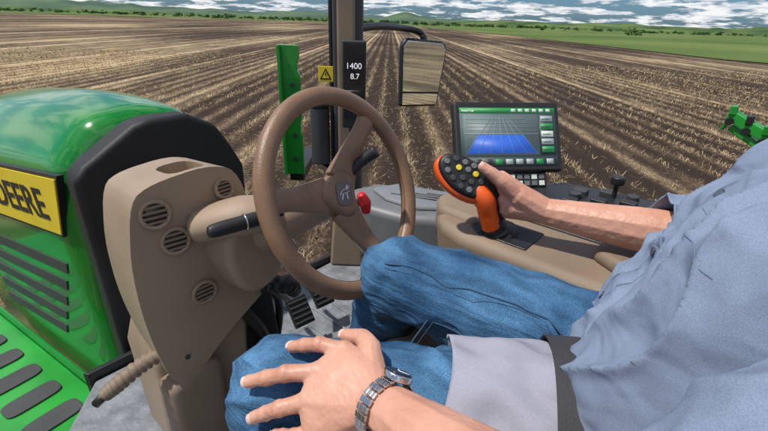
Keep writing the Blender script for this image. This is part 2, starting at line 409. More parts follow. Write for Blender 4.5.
# ---------------------------------------------------------------- cab shell
cab=group('cab_floor')
prism('mat',[(-.75,-.6),(.80,-.6),(.80,1.38),(-.29,1.38),(-.40,1.24),(-.75,1.1)],-.03,0,mat_floor,parent=cab,bevel=.008)
prism('gasket',[(-.30,1.385),(.80,1.385),(.80,1.405),(-.31,1.405)],-.05,.03,blk,parent=cab,bevel=.004)
for i in range(9):
    tube('mat_rib_%d'%i,[(.12+.075*i,1.30,.001),(.12+.075*i,.55,.001)],.006,mat_floor,cab,k=1,seg=8)
wall=group('cab_side_wall')
prism('panel',[(-.5,0),(1.36,0),(1.36,.30),(.9,.38),(.5,.46),(-.5,.50)],.80,.83,tan2,mx=frame((0,0,0),(0,1,0),(0,0,1),(1,0,0)),parent=wall,bevel=.01)
pil=group('cab_pillar')
pm=frame((.79,1.345,0),RT,(0,0,1),(-H.x,-H.y,0))
prism('post',[(-.05,0),(.066,0),(.066,2.0),(-.05,2.0)],-.05,.03,dark,mx=pm,parent=pil,bevel=.012)
prism('trim',[(-.03,0.0),(.04,0.0),(.04,2.0),(-.03,2.0)],.028,.05,tan2,mx=pm,parent=pil,bevel=.012)
prism('seal',[(-.066,0),(-.053,0),(-.053,2.0),(-.066,2.0)],-.05,.01,blk,mx=pm,parent=pil,bevel=.004)
prism('foot_trim',[(-.075,0.0),(.085,0.0),(.06,.32),(-.05,.32)],.0,.07,tan,mx=pm,parent=pil,bevel=.015)
pdp=group('corner_post_display')
dm=frame((.711,1.223,.835),RT,(0.02,0.02,1),(-H.x,-H.y,0))
prism('case',[(-.044,-.16),(.044,-.16),(.044,.16),(-.044,.16)],-.02,.0,blk,mx=dm,parent=pdp,bevel=.008)
prism('glass',[(-.038,-.12),(.038,-.12),(.038,.152),(-.038,.152)],.0,.003,M('display_glass',(.012,.013,.016),.15),mx=dm,parent=pdp,bevel=.002)
def label(txt,size,mx,mat,parent,al='CENTER',name='digits'):
    c=bpy.data.curves.new(name,'FONT'); c.body=txt; c.size=size; c.align_x=al; c.extrude=.0003
    o=bpy.data.objects.new(name,c); scene.collection.objects.link(o); c.materials.append(mat); o.matrix_world=mx; o.parent=parent; return o
label('1400',.030,dm@T(0,.062,.0045),white,pdp)
label('8.7',.028,dm@T(.004,.026,.0045),white,pdp)
for i in range(3): prism('display_bar_%d'%i,[(-.028,-.02-.022*i),(.02-.01*i,-.02-.022*i),(.02-.01*i,-.016-.022*i),(-.028,-.016-.022*i)],.003,.004,grey,mx=dm,parent=pdp,bevel=0)
prism('bracket',[(-.02,-.18),(.02,-.18),(.02,.1),(-.02,.1)],-.06,-.018,dark,mx=dm,parent=pdp,bevel=.006)
wsn=group('warning_sign')
wm=frame((.722,1.39,.862),RT,(0,0,1),(-H.x,-H.y,0))
prism('plate',[(-.03,-.03),(.03,-.03),(.03,.03),(-.03,.03)],0,.003,yel,mx=wm,parent=wsn,bevel=.002)
prism('triangle',[(-.024,-.021),(.024,-.021),(0,.023)],.003,.0045,blk,mx=wm,parent=wsn,bevel=.0005)
prism('triangle_inner',[(-.015,-.0155),(.015,-.0155),(0,.012)],.0045,.006,yel,mx=wm,parent=wsn,bevel=.0005)
prism('exclamation',[(-.0018,-.006),(.0018,-.006),(.0025,.007),(-.0025,.007)],.006,.007,blk,mx=wm,parent=wsn,bevel=0)
can=group('air_canister')
cyl('body',.04,.24,dark,T(.71,1.42,.49),can,bevel=.008); cyl('cap',.043,.03,blk,T(.71,1.42,.73),can,bevel=.006)
tube('bracket',[(.71,1.42,.50),(.75,1.44,.47),(.80,1.42,.44)],.012,blk,can)
gp=group('green_bracket_post')
gm=frame((.935,1.895,0),RT,(0,0,1),(-H.x,-H.y,0))
prism('web',[(-.05,.27),(.05,.27),(.05,.48),(.042,.50),(.042,.56),(.05,.58),(.05,.80),(.038,.82),(.038,.86),(.05,.88),(.05,.94),(-.05,.94)],0,.02,greenb,mx=gm,parent=gp,bevel=.003)
prism('flange',[(-.055,.27),(-.038,.27),(-.038,.94),(-.055,.94)],-.06,.045,greenb,mx=gm,parent=gp,bevel=.003)
for i in range(4): cyl('bolt_%d'%i,.011,.012,dark,gm@T(.01,.36+.13*i,.02),gp)
prism('lower_arm',[(-.04,.22),(.04,.22),(.04,.28),(-.04,.28)],-.5,-.01,blk,mx=gm,parent=gp,bevel=.006)
mr=group('side_mirror')
mm=frame((1.503,1.48,.80),(.87,-.48,.0),(.10,-.02,1),(-.48,-.87,.025))
mo=[(-.115,-.175),(.112,-.165),(.135,.145),(.112,.178),(-.112,.182),(-.135,.145)]
prism('housing',mo,-.05,0,blk,mx=mm,parent=mr,bevel=.02)
prism('glass',[(x*.9,y*.93) for x,y in mo],.0,.004,mirm,mx=mm,parent=mr,bevel=.002)
prism('lower_glass_bar',[(-.11,-.10),(.108,-.095),(.108,-.085),(-.11,-.09)],.004,.008,blk,mx=mm,parent=mr,bevel=.001)
tube('arm',[(.86,1.36,1.03),(1.1,1.44,1.04),(1.40,1.54,1.03),(1.53,1.53,1.01),(1.55,1.50,.95)],.016,blk,mr)
tube('arm_brace',[(1.53,1.52,1.0),(1.58,1.50,.85),(1.55,1.50,.7)],.012,blk,mr)

# ---------------------------------------------------------------- monitor
mon=group('touchscreen_monitor')
mo_=frame((.608,.538,.79),(.755,-.654,0),(.325,.375,.868),(-.568,-.655,.496))
W,Hh=.300,.193
def rect(a,b,c,d): return [(a,b),(c,b),(c,d),(a,d)]
prism('case',rect(-W/2,-Hh/2,W/2,Hh/2),-.03,0,blk,mx=mo_,parent=mon,bevel=.008)
scr=M('screen_base',(.05,.08,.08),.5,emit=.35,var=.1)
prism('screen',rect(-.135,-.080,.135,.078),.0,.0012,scr,mx=mo_,parent=mon,bevel=0)
sg=M('screen_green',(.02,.18,.05),.5,emit=.6); sb_=M('screen_blue',(.02,.08,.36),.5,emit=.8); sgr=M('screen_grey',(.26,.30,.30),.5,emit=.4); sdk=M('screen_dark',(.03,.045,.05),.5,emit=.3); slt=M('screen_light',(.45,.5,.45),.5,emit=.5)
def sc(name,poly,z,m): prism(name,poly,z,z+.0006,m,mx=mo_,parent=mon,bevel=0)
sc('title_bar',rect(-.135,.064,.135,.078),.0012,sg)
sc('map_view',rect(-.126,-.052,.085,.060),.0012,M('screen_map',(.09,.125,.125),.5,emit=.45))
sc('swath',[(-.122,-.047),(.078,-.047),(.040,.004),(-.088,.004)],.0019,sb_)
sc('ground_line',rect(-.126,.006,.085,.0075),.0019,sgr)
for i in range(7):
    t=i/6; sc('grid_%d'%i,[(-.122+.20*t-.0004,-.047),(-.122+.20*t+.0004,-.047),(-.05+.05*t+.0003,.050),(-.05+.05*t-.0003,.050)],.0026,sgr)
for i in range(4): sc('contour_%d'%i,rect(-.12,.016+.010*i,.08-.01*i,.0167+.010*i),.0019,sgr)
sc('side_panel',rect(.088,-.052,.131,.060),.0012,sdk)
for i in range(5): 
    sc('side_button_%d'%i,rect(.092,.040-.021*i,.127,.056-.021*i),.0019,[sgr,sg,slt,sgr,sg][i])
    sc('side_text_%d'%i,rect(.096,.046-.021*i,.118,.048-.021*i),.0026,sdk)
sc('footer',rect(-.135,-.080,.135,-.056),.0012,sdk)
for i in range(9): sc('footer_icon_%d'%i,rect(-.13+.029*i,-.076,-.110+.029*i,-.062),.0019,[sgr,sdk,sdk,sg,sgr,sgr,sgr,sg,sgr][i])
for i in range(6): sc('title_icon_%d'%i,rect(.01+.02*i,.067,.022+.02*i,.075),.0019,slt)
label('AutoTrac',.009,mo_@T(-.13,.0675,.0022),white,mon,'LEFT','title_text')
kp=mo_@T(.045,-Hh/2-.020,-.012)
prism('keypad',rect(-.055,-.022,.062,.022),-.02,0,blk,mx=kp,parent=mon,bevel=.006)
for i in range(5):
    for j in range(2): prism('key_%d_%d'%(i,j),rect(-.046+.021*i,-.016+.017*j,-.031+.021*i,-.003+.017*j),0,.003,[grey,slt,grey][(i+j)%3],mx=kp,parent=mon,bevel=.001)
tube('stalk',[(.62,.55,.74),(.60,.52,.70),(.58,.48,.62)],.018,blk,mon)

# ---------------------------------------------------------------- armrest console
arm=group('armrest_console')
ap=[(.262,.22),(.270,.47),(.30,.55),(.38,.60),(.53,.60),(.53,-.25),(.27,-.25)]
prism('body',ap,.645,.50,tana,parent=arm,bevel=.028,s=.93,seg=5)
prism('body_skirt',[(.285,.20),(.292,.45),(.32,.52),(.38,.56),(.52,.56),(.52,-.25),(.29,-.25)],.51,.34,tan2,parent=arm,bevel=.02,s=.95)
prism('front_pod',[(.33,.46),(.34,.57),(.40,.615),(.53,.60),(.53,.46)],.66,.56,tana,parent=arm,bevel=.02,seg=4)
prism('arm_pad',[(.33,-.25),(.33,.17),(.36,.22),(.45,.22),(.48,.17),(.48,-.25)],.64,.672,tan2,parent=arm,bevel=.014,seg=4)
prism('side_console',[(.545,-.3),(.545,.44),(.60,.50),(.74,.45),(.77,.30),(.77,-.3)],.40,.655,tana,parent=arm,bevel=.02,seg=4)
prism('control_panel',[(.56,-.2),(.56,.40),(.61,.455),(.725,.41),(.75,.28),(.75,-.2)],.654,.664,blk,parent=arm,bevel=.004)
prism('control_panel_inner',[(.44,-.2),(.44,.40),(.46,.46),(.525,.46),(.525,-.2)],.640,.650,blk,parent=arm,bevel=.004)
for i in range(8): box('inner_switch_%d'%i,(.045,.022,.010),[grey,dark][i%2],T(.484,.41-.045*i,.652),arm,.003)
for i in range(9):
    for j in range(4):
        if (i*7+j*3)%5==0: continue
        if (i+j)%4==1: cyl('dial_%d_%d'%(i,j),.015,.016,dark,T(.585+.042*j,-.12+.058*i,.663),arm,bevel=.003,seg=20)
        else: box('switch_%d_%d'%(i,j),(.030,.036,.014+.004*((i*j)%3)),[grey,dark,blk][(i+j)%3],T(.585+.042*j,-.12+.058*i,.668),arm,.003)
tube('rotary_lever',[(.70,.27,.66),(.70,.27,.70)],.006,blk,arm); cyl('rotary_knob',.017,.022,blk,T(.70,.27,.70),arm,bevel=.005)
prism('slot_plate',[(.300,.33),(.300,.44),(.325,.47),(.385,.47),(.40,.44),(.40,.33)],.643,.649,blk,parent=arm,bevel=.004)
lg=group('side_storage_box')
prism('tray',[(.50,.80),(.47,.95),(.55,1.12),(.70,1.08),(.79,.80),(.79,.62),(.60,.66)],.30,.50,grey,parent=lg,bevel=.03,seg=4,s=.92)
prism('lid',[(.57,.80),(.56,.92),(.60,1.02),(.70,.98),(.76,.80),(.76,.70),(.64,.72)],.495,.515,M('grey_lid',(.20,.21,.22),.3),parent=lg,bevel=.012)
for i in range(4): tube('lid_groove_%d'%i,[(.60+.03*i,.93-.03*i,.514),(.66+.03*i,.78-.02*i,.514)],.004,dark,lg,k=2,seg=8)

# ---------------------------------------------------------------- joystick
js=group('joystick')
Lx=V((.34,-.78,-.52)).normalized(); nn=V((-.633,-.6,.49)); nn=(nn-Lx*nn.dot(Lx)).normalized(); Wv=nn.cross(Lx)
jm=frame((.268,.470,.782),Lx,Wv,nn)
ov=[(.064*math.cos(a)+(.004*math.cos(2*a)),.036*math.sin(a)*(1+.12*math.cos(a))) for a in [2*math.pi*i/28 for i in range(28)]]
prism('head',ov,-.028,.0,blk,mx=jm,parent=js,bevel=.010,seg=4)
prism('rim',[(x*1.07,y*1.10-.005) for x,y in ov],-.038,-.010,orange,mx=jm,parent=js,bevel=.010,seg=4)
bts=[(-.045,0),(-.033,.016),(-.033,-.014),(-.018,.004),(-.014,.021),(-.015,-.020),(.000,.012),(.001,-.008),(.005,.026),(.008,-.024),(.018,.014),(.020,-.004),(.026,-.020),(.036,.008)]
for i,(x,y) in enumerate(bts):
    cyl('button_%d'%i,.0062,.0045,yel if i in(3,10) else [grey,dark][i%2],jm@T(x,y,-.001),js,bevel=.0015,seg=18)
tube('grip',[jm@V((.034,-.004,-.03)),(.292,.432,.735),(.300,.423,.700),(.31,.415,.668)],[.026,.022,.020,.021],orange,js)
tube('grip_back',[jm@V((.038,.01,-.045)),(.304,.434,.742),(.312,.427,.705),(.320,.420,.668)],[.024,.023,.021,.021],blk,js)
tube('boot',[(.316,.418,.685),(.325,.414,.66),(.335,.410,.64)],[.022,.03,.045],blk,js,ribs=.04)

# ---------------------------------------------------------------- steering wheel
sw=group('steering_wheel')
n_=V((.07,-.91,.40)).normalized(); r_=V((.98,-.05,-.2)); r_=(r_-n_*r_.dot(n_)).normalized(); u_=n_.cross(r_)
WC=(.080,.616,.754)
wm_=frame(WC,r_,u_,n_)
torus('rim',.190,.0175,tanw,wm_,sw,sy=.95,n=128,m=24)
torus('rim_stitch',.1728,.0009,M('rim_thread',(.10,.06,.035),.8),wm_@T(0,0,.003),sw,n=128,m=6)
for k,a in enumerate((182,60,-62)):
    a=math.radians(a); c,s=math.cos(a),math.sin(a)
    vs=[];fs=[]
    secs=[(.030,.038,-.032,.012),(.07,.030,-.030,.010),(.115,.022,-.020,.009),(.155,.020,-.006,.008),(.184,.023,0,.009)]
    for rr,hw,z,th in secs:
        for q,zz in ((-1,-th),(1,-th),(1,th*.4),(.45,th),(-.45,th),(-1,th*.4)):
            vs.append((rr*c-q*hw*s,rr*s+q*hw*c,z+zz))
    for i in range(len(secs)-1):
        for j in range(6): fs.append((i*6+j,i*6+(j+1)%6,(i+1)*6+(j+1)%6,(i+1)*6+j))
    fs+= [tuple(range(6)),tuple(24+j for j in range(6))]
    o=add('spoke_%d'%k,vs,fs,tanw,sw,mx=wm_); b=o.modifiers.new('b','BEVEL'); b.width=.004; b.segments=2; sbm=o.modifiers.new('s','SUBSURF'); sbm.levels=sbm.render_levels=2
hub=[]
for i in range(36):
    a=2*math.pi*i/36; hub.append(((.050+.008*math.cos(3*a-math.pi))*math.cos(a),(.050+.008*math.cos(3*a-math.pi))*math.sin(a)))
prism('hub',hub,-.055,-.012,tanw,mx=wm_,parent=sw,bevel=.012,s=.86,seg=4)
prism('badge',[(.021*math.copysign(abs(math.cos(a))**.6,math.cos(a)),.025*math.copysign(abs(math.sin(a))**.6,math.sin(a))) for a in [2*math.pi*i/24 for i in range(24)]],-.012,-.009,M('badge_grey',(.14,.12,.11),.3),mx=wm_,parent=sw,bevel=.002)
for q,pts in enumerate([[(-.014,-.004),(-.006,.006),(.006,.007),(.013,.014)],[(-.010,-.014),(-.006,-.002),(.004,.000),(.012,.004)],[(.004,.007),(.008,.016)],[(.004,.0),(.006,-.014)]]):
    tube('badge_line_%d'%q,[wm_@V((x,y,-.009)) for x,y in pts],.0015,steel,sw,k=4,seg=8)
sc_=group('steering_column')
tube('shroud',[wm_@V((0,0,-.045)),wm_@V((0,-.005,-.085)),(.055,.79,.655),(.02,.87,.60),(-.01,.95,.56)],[.036,.052,.066,.080,.095],tan,sc_,seg=28,flat=.8)
tube('shroud_left',[(-.105,.88,.655),(-.04,.81,.68),(.05,.76,.675)],[.045,.055,.045],tan,sc_,flat=.75)
tube('shroud_split',[(-.06,.80,.665),(.0,.757,.668),(.06,.735,.662)],.0025,blk,sc_,seg=8)
tube('stalk_left',[(.03,.735,.69),(-.05,.748,.70),(-.07,.752,.70)],.008,blk,sc_)
tube('stalk_left_grip',[(-.035,.735,.70),(-.05,.738,.70),(-.12,.752,.698),(-.14,.755,.697),(-.145,.756,.697)],[.009,.015,.014,.012,.006],blk,sc_)
torus('stalk_ring',.0150,.002,steel,basis((-.075,.743,.6995),(1,-.16,0)),sc_,n=32,m=8)
tube('stalk_right',[(.11,.68,.735),(.145,.65,.79),(.168,.625,.818)],[.010,.011,.014],blk,sc_)
tube('park_lever',[(.09,.72,.68),(.15,.685,.69),(.185,.655,.685)],[.008,.008,.008],blk,sc_)
tube('park_knob',[(.165,.665,.712),(.175,.660,.69),(.180,.660,.665)],[.009,.014,.009],red,sc_)

# ---------------------------------------------------------------- dash console
dc=group('dashboard_console')
face=[(-.222,.745),(-.18,.768),(-.07,.780),(-.005,.760),(.025,.66),(.075,.585),(.075,.44),(-.02,.385),(-.10,.335),(-.165,.275),(-.22,.285),(-.240,.405),(-.248,.50),(-.246,.62)]
face=chaikin(face,2,.22)
o=prism('body',face,.88,1.05,tan,parent=dc,bevel=.022,axis='y',s=.93,seg=6)
cut=prism('cutter',chaikin([(-.135,.895),(-.055,.895),(-.055,.985),(-.135,.985)],2,.18),.738,.83,tan2,bevel=0)
bo=o.modifiers.new('tray','BOOLEAN'); bo.object=cut; bo.operation='DIFFERENCE'; bo.solver='EXACT'
o.modifiers.move(2,0)
o.modifiers['bev'].angle_limit=math.radians(35)
dg=bpy.context.evaluated_depsgraph_get(); ne=bpy.data.meshes.new_from_object(o.evaluated_get(dg)); o.modifiers.clear(); o.data=ne
bpy.data.objects.remove(cut)
for p in ne.polygons: p.use_smooth=True
wn=o.modifiers.new('wn','WEIGHTED_NORMAL')
prism('side_pod',chaikin([(-.10,.60),(-.06,.68),(.0,.66),(.05,.60),(.05,.50),(-.05,.47)],2),.80,.90,tan,parent=dc,bevel=.02,axis='y',s=1.12,seg=5)
cyl('screw_0',.006,.002,dark,basis((-.18,.879,.345),(0,-1,0)),dc,bevel=.0005,seg=16)
def vent(name,p,n,r=.026):
    mxx=basis(p,n); 
    torus(name+'_ring',r,.0045,tan,mxx@T(0,0,.002),dc,n=40,m=10)
    cyl(name+'_well',r,.002,M(name+'_dark',(.03,.024,.02),.7),mxx@T(0,0,.0005),dc,bevel=0)
    for i in range(4):
        y=-.6*r+.4*r*i; hw=math.sqrt(r*r-y*y)*.93
        box(name+'_vane_%d'%i,(2*hw,r*.16,.005),tan2,mxx@T(0,y,.004)@Matrix.Rotation(.5,4,'X'),dc,.001)
vent('vent_a',(-.185,.877,.708),(-.1,-1,.12)); vent('vent_b',(-.157,.877,.640),(-.1,-1,.1)); vent('vent_c',(-.118,.877,.495),(.0,-1,-.05)); vent('vent_d',(-.038,.879,.722),(.1,-1,.2),.02)
prism('pedestal',[(-.23,0),(-.02,0),(.02,.40),(-.20,.40),(-.235,.3)],.93,1.12,tan,parent=dc,bevel=.02,axis='y')
prism('lower_cover',[(-.245,0),(-.10,0),(-.10,.285),(-.15,.31),(-.235,.28)],.87,.96,tan2,parent=dc,bevel=.025,axis='y',seg=4)
hb=[V((-.215,.91,.365)),V((-.26,.93,.345)),V((-.31,.95,.31)),V((-.335,.962,.29))]
tube('bellows_hose',hb,[.015,.0165,.0165,.014],tan2,dc,k=16,ribs=.13,seg=24)
tube('hose_end',[hb[-1],hb[-1]+V((-.02,.008,-.018))],.010,blk,dc,k=1)
tube('black_bellows',[(.03,.88,.44),(.09,.86,.42),(.14,.90,.36)],[.02,.022,.02],blk,dc,k=14,ribs=.12)
tube('cable_a',[(.05,.95,.40),(.14,.98,.28),(.12,1.0,.1),(.05,1.05,0.0)],.012,blk,dc)
tube('cable_b',[(-.02,.92,.38),(.05,.93,.22),(.02,1.0,.05)],.016,blk,dc)
prism('black_base',[(-.02,.02),(.13,.02),(.10,.38),(-.02,.40)],.95,1.1,blkm,parent=dc,bevel=.01,axis='y')
pe=group('foot_pedals')
for i,(x,y,z) in enumerate(((.255,1.03,.15),(.375,1.06,.15))):
    pmx=basis((x,y,z),(-.1,-.75,.65))
    prism('pad_%d'%i,rect(-.038,-.05,.038,.05),-.006,.006,blk,mx=pmx,parent=pe,bevel=.004)
    for j in range(5): box('rib_%d_%d'%(i,j),(.066,.006,.005),dark,pmx@T(0,-.036+.018*j,.008),pe,.001)
    tube('lever_%d'%i,[(x,y+.01,z-.01),(x-.02,y+.10,z+.06),(x-.06,y+.16,z+.18)],.009,blk,pe)

# ---------------------------------------------------------------- seat
seat=group('operator_seat')
prism('cushion',[(-.19,-.15),(-.19,.42),(-.12,.50),(.24,.50),(.28,.44),(.28,-.15)],.36,.482,tan,parent=seat,bevel=.04,seg=5)
prism('cushion_center',[(-.06,-.1),(-.06,.44),(.18,.44),(.18,-.1)],.478,.490,tan2,parent=seat,bevel=.008)
prism('base',[(-.12,-.1),(-.12,.36),(.24,.36),(.24,-.1)],0,.37,blk,parent=seat,bevel=.02)
bk=frame((.065,-.22,.46),(1,0,0),V((0,-.28,1)),V((0,1,.28)))
prism('backrest',[(-.24,0),(.24,0),(.25,.35),(.20,.62),(-.20,.62),(-.25,.35)],-.12,0.0,tan,mx=bk,parent=seat,bevel=.04,seg=5)

# ---------------------------------------------------------------- driver
dr=group('seated_driver')
LK=V((-.20,.465,.56)); LH=V((-.02,.10,.585)); RK=V((.10,.495,.61)); RH=V((.16,.10,.585))
LA=V((-.17,.57,.12)); RA=V((.16,.66,.13))
def fold(sc_,amp,st=(1,1,1),seed=0,amp2=.0012):
    def f(p):
        q=V((p.x*st[0]+seed,p.y*st[1],p.z*st[2]))*sc_
        w=V((noise.noise(q*.5),noise.noise(q*.5+V((5,1,2))),noise.noise(q*.5+V((1,7,3)))))
        a=noise.noise(q+w*1.1); rd=1-abs(a)*2.2; rd=max(rd,-.4)
        return amp*(rd*rd if rd>0 else rd*.4)*.9-amp*.3+amp2*noise.noise(q*4)
    return f
fj=fold(9,.009,(1,.75,1.2))
def jd(p):
    d=fj(p)
    for K,k in ((LK,1),(RK,1)):
        q=p-K; dist=q.length
        if dist<.14: d+=.0035*math.sin(q.y*95+q.z*60+6*noise.noise(p*11))*(1-dist/.14)
    for Hh_ in (LH,RH):
        q=p-Hh_; dist=q.length
        if dist<.27: d+=.008*math.sin(q.x*60-q.y*50+5*noise.noise(p*9))*(1-dist/.27)
    return d
jeans=organic('jeans',[
 [(LH,.108),(LH.lerp(LK,.5),.096)],[(LH.lerp(LK,.5),.096),(LK,.086)],[(LK,.084),(LK.lerp(LA,.45),.076)],[(LK.lerp(LA,.45),.076),(LA,.062)],
 [(RH,.108),(RH.lerp(RK,.5),.092)],[(RH.lerp(RK,.5),.092),(RK,.078)],[(RK,.077),(RK.lerp(RA,.45),.072)],[(RK.lerp(RA,.45),.072),(RA,.062)],
 [(LH,.108),(RH,.108),(V((.07,.02,.60)),.13)]],jeansm,dr,voxel=.005,smooth=5,disp=jd)
jb=BVHTree.FromPolygons([v.co.copy() for v in jeans.data.vertices],[tuple(p.vertices) for p in jeans.data.polygons])
stitch=M('denim_stitch',(.03,.075,.14),.9)
def seam(nm,K,Hp,ang,t0,t1,off=0,r=.0009):
    pts=[]
    ax=(Hp-K).normalized(); up=(V((0,0,1))-ax*ax.z).normalized(); sd_=ax.cross(up)
    for i in range(26):
        t=t0+(t1-t0)*i/25; c=K.lerp(Hp,t)
        q=c+(up*math.cos(ang+off)+sd_*math.sin(ang+off))*.13
        h=jb.find_nearest(q); pts.append(h[0]+h[1]*.0003)
    tube(nm,pts,r,stitch,dr,k=2,seg=6)
for nm,K,Hp,a in (('right_inseam',RK,RH,-.9),('right_outseam',RK,RH,.75),('left_outseam',LK,LH,-1.35)):
    seam(nm,K,Hp,a,0,.95,r=.0014); seam(nm+'_stitch',K,Hp,a,0,.95,.07,.0006)
for nm,a in (('left_boot',LA),('right_boot',RA)):
    organic(nm,[[(a+V((0,0,.02)),.05),(a+V((0,.0,-.07)),(.045,.055,.04))],[(a+V((0,0,-.08)),(.042,.06,.03)),(a+V((0,.15,-.09)),(.045,.05,.025))]],M(nm+'_leather',(.08,.045,.025),.6,bump=.4),dr,.006,4)
def thigh_pt(t,ang,off=0.0,K=LK,Hp=LH):
    c=K.lerp(Hp,t); ax=(Hp-K).normalized(); up=(V((0,0,1))-ax*ax.z).normalized(); sd_=ax.cross(up)
    r=.086+(.108-.086)*t+.002+off
    return c+(up*math.cos(ang)+sd_*math.sin(ang))*r
SR=V((.265,-.09,.99)); SL=V((-.125,-.12,1.0)); EL=V((.425,.050,.722)); SE=V((.381,.135,.730)); ELl=V((-.245,.04,.745))
fs_=fold(10,.014,(1.3,1.0,.7),3,.002)
fs2=fold(5,.016,(1.1,1.0,.9),9,.0)
def sdp(p):
    d=fs_(p)+fs2(p)
    q=(p-EL).length
    if q<.2: d+=.006*math.sin((p.z-p.y*.7)*85+5*noise.noise(p*10))*(1-q/.2)
    q=(p-V((.2,.0,.9))).length
    if q<.2: d+=.007*math.sin((p.x*.8+p.z)*60+4*noise.noise(p*7))*(1-q/.2)
    q=(p-V((.0,.14,.66))).length
    if q<.2: d+=.009*math.sin((p.z*1.0-p.x*.25)*75+5*noise.noise(p*8))*(1-q/.2)
    return d
axc=(SE-EL).normalized()
shirt=organic('shirt',[
 [((-.015,.04,.655),.125),((.155,.04,.655),.125),((-.02,-.03,.83),.126),((.16,-.03,.83),.126)],
 [((-.02,-.03,.83),.126),((.16,-.03,.83),.126),((-.06,-.11,.97),.095),((.2,-.11,.97),.095)],
 [((-.06,-.11,.99),.085),((.2,-.11,.99),.085),((.07,-.15,1.07),.06)],
 [((.17,-.07,.93),.10),(SR,.068)],[((-.03,-.07,.93),.10),(SL,.068)],
 [(SR,.074),(SR.lerp(EL,.5),.068)],[(SR.lerp(EL,.5),.068),(EL,.062)],[(EL,.062),(SE+axc*.05,.060)],
 [(SL,.068),(SL.lerp(ELl,.55),.058)],[(SL.lerp(ELl,.55),.058),(SL.lerp(ELl,.8),.056)]],shirtm,dr,voxel=.0045,smooth=5,disp=sdp,cuts=[(SE,axc,.17,.09)])
so_=shirt.modifiers.new('thick','SOLIDIFY'); so_.thickness=.003
bvh=BVHTree.FromPolygons([v.co.copy() for v in shirt.data.vertices],[tuple(p.vertices) for p in shirt.data.polygons])
def onshirt(x,z,off=.002):
    h=bvh.ray_cast(V((x,1,z)),V((0,-1,0)))
    return (h[0]+h[1]*off,h[1]) if h[0] else (V((x,.1,z)),V((0,1,0)))
vs=[];fs=[];nz=60; px=.10
for i in range(nz):
    z=.60+.40*i/(nz-1)
    for x in (px-.020,px-.0165,px+.0165,px+.020):
        p,nn2=onshirt(x,z,.0030 if abs(x-px)<.018 else -.002); vs.append(p)
for i in range(nz-1):
    for j in range(3): fs.append((i*4+j,i*4+j+1,i*4+5+j,i*4+4+j))
add('placket',vs,fs,shirtm,dr)
for x in (px-.015,px+.015):
    tube('placket_stitch',[onshirt(x,.60+.4*i/40,.0032)[0] for i in range(41)],.0005,seamm,dr,k=1,seg=6)
btn=M('shirt_button',(.05,.07,.11),.3)
for i in range(5):
    p,nn2=onshirt(px,.645+.085*i,.005); cyl('button_%d'%i,.0062,.0022,btn,basis(p,nn2),dr,bevel=.0008,seg=20)
def poly_on(nm,P,r=.0005):
    pts=[]
    for (x0,z0),(x1,z1) in zip(P[:-1],P[1:]):
        for j in range(10): t=j/10; pts.append(onshirt(x0+(x1-x0)*t,z0+(z1-z0)*t,.0001)[0])
    tube(nm,pts,r,seamm,dr,k=1,seg=6)
poly_on('yoke_seam',[(.08,.90),(-.02,.90),(-.10,.89)])
def patch(name,t0,t1,a0,a1,off,mat,nt_=30,na=60,wv=.0,amp=.007):
    vs=[];fs=[]
    for i in range(nt_):
        for j in range(na):
            t=t0+(t1-t0)*i/(nt_-1); a=a0+(a1-a0)*j/(na-1)
            vs.append(thigh_pt(t+wv*math.sin(a*2.6+1),a,off+amp*noise.noise(V((t*8+a*.6,a*2.6-t*3,off)))))
    for i in range(nt_-1):
        for j in range(na-1): fs.append((i*na+j,i*na+j+1,(i+1)*na+j+1,(i+1)*na+j))
    o=add(name,vs,fs,mat,dr); s=o.modifiers.new('s','SOLIDIFY'); s.thickness=.003; return o
patch('shirt_tail',.57,.92,-1.9,1.9,.013,tailm,wv=.022,amp=.012)
belt=group('seat_belt')
o=patch('lap_strap',.87,.985,-1.9,1.9,.024,M('webbing',(.035,.035,.04),.8,bump=.6,bs=400),amp=.003); o.parent=belt

def hand(name,wr,elb,K,fingers,thumb,extra,rads,voxel=.0018,palm=1.0):
    hs=[]
    hs.append([(elb,.048),(elb.lerp(wr,.40),.043)]); hs.append([(elb.lerp(wr,.40),.043),(elb.lerp(wr,.85),.031)]); hs.append([(elb.lerp(wr,.85),.031),(wr,.027)])
    for a,b in zip(K[:-1],K[1:]): hs.append([(wr,.021*palm),(a,.0130*palm),(b,.0130*palm)])
    hs.append([(wr,.024*palm),(thumb[0],.019*palm),(K[0],.0130)])
    for f,(k,pts) in enumerate(zip(K,fingers)):
        r=rads[f]; ch=[k]+pts; rr=[r*1.22,r*1.04,r*.97,r*.86]
        for i in range(len(ch)-1):
            m=ch[i].lerp(ch[i+1],.5); rm=(rr[i]+rr[i+1])*.5*.92
            hs.append([(ch[i],rr[i]),(m,rm)]); hs.append([(m,rm),(ch[i+1],rr[i+1])])
        hs.append([(ch[1],r*1.13)]); hs.append([(ch[2],r*1.04)]); hs.append([(k,r*1.40)])
    rr=[.0185,.0145,.0128,.0105]
    for i in range(len(thumb)-1): hs.append([(thumb[i],rr[i]),(thumb[i+1],rr[i+1])])
    hs+=extra
    cre=[p for f in fingers for p in f[:2]]+thumb[1:3]
    def dsp(p):
        d=.0008*noise.noise(p*70)+.0003*noise.noise(p*200)
        for c in cre:
            q=(p-c).length
            if q<.014: d+=-.0006*(math.sin((p.x*.6+p.y+p.z*.3-c.x*.6-c.y-c.z*.3)*1500)*.5+.5)*(1-q/.014)
        return d
    return organic(name,hs,skin,dr,voxel=voxel,smooth=3,disp=dsp)
def onthigh(p,h):
    ax=(LH-LK); t=max(-.0,min(1,(p-LK).dot(ax)/ax.length_squared)); c=LK+ax*t
    r=.086+(.108-.086)*t; return c+(p-c).normalized()*(r+h)
wL=onthigh(V((-.178,.294,.642)),.036)
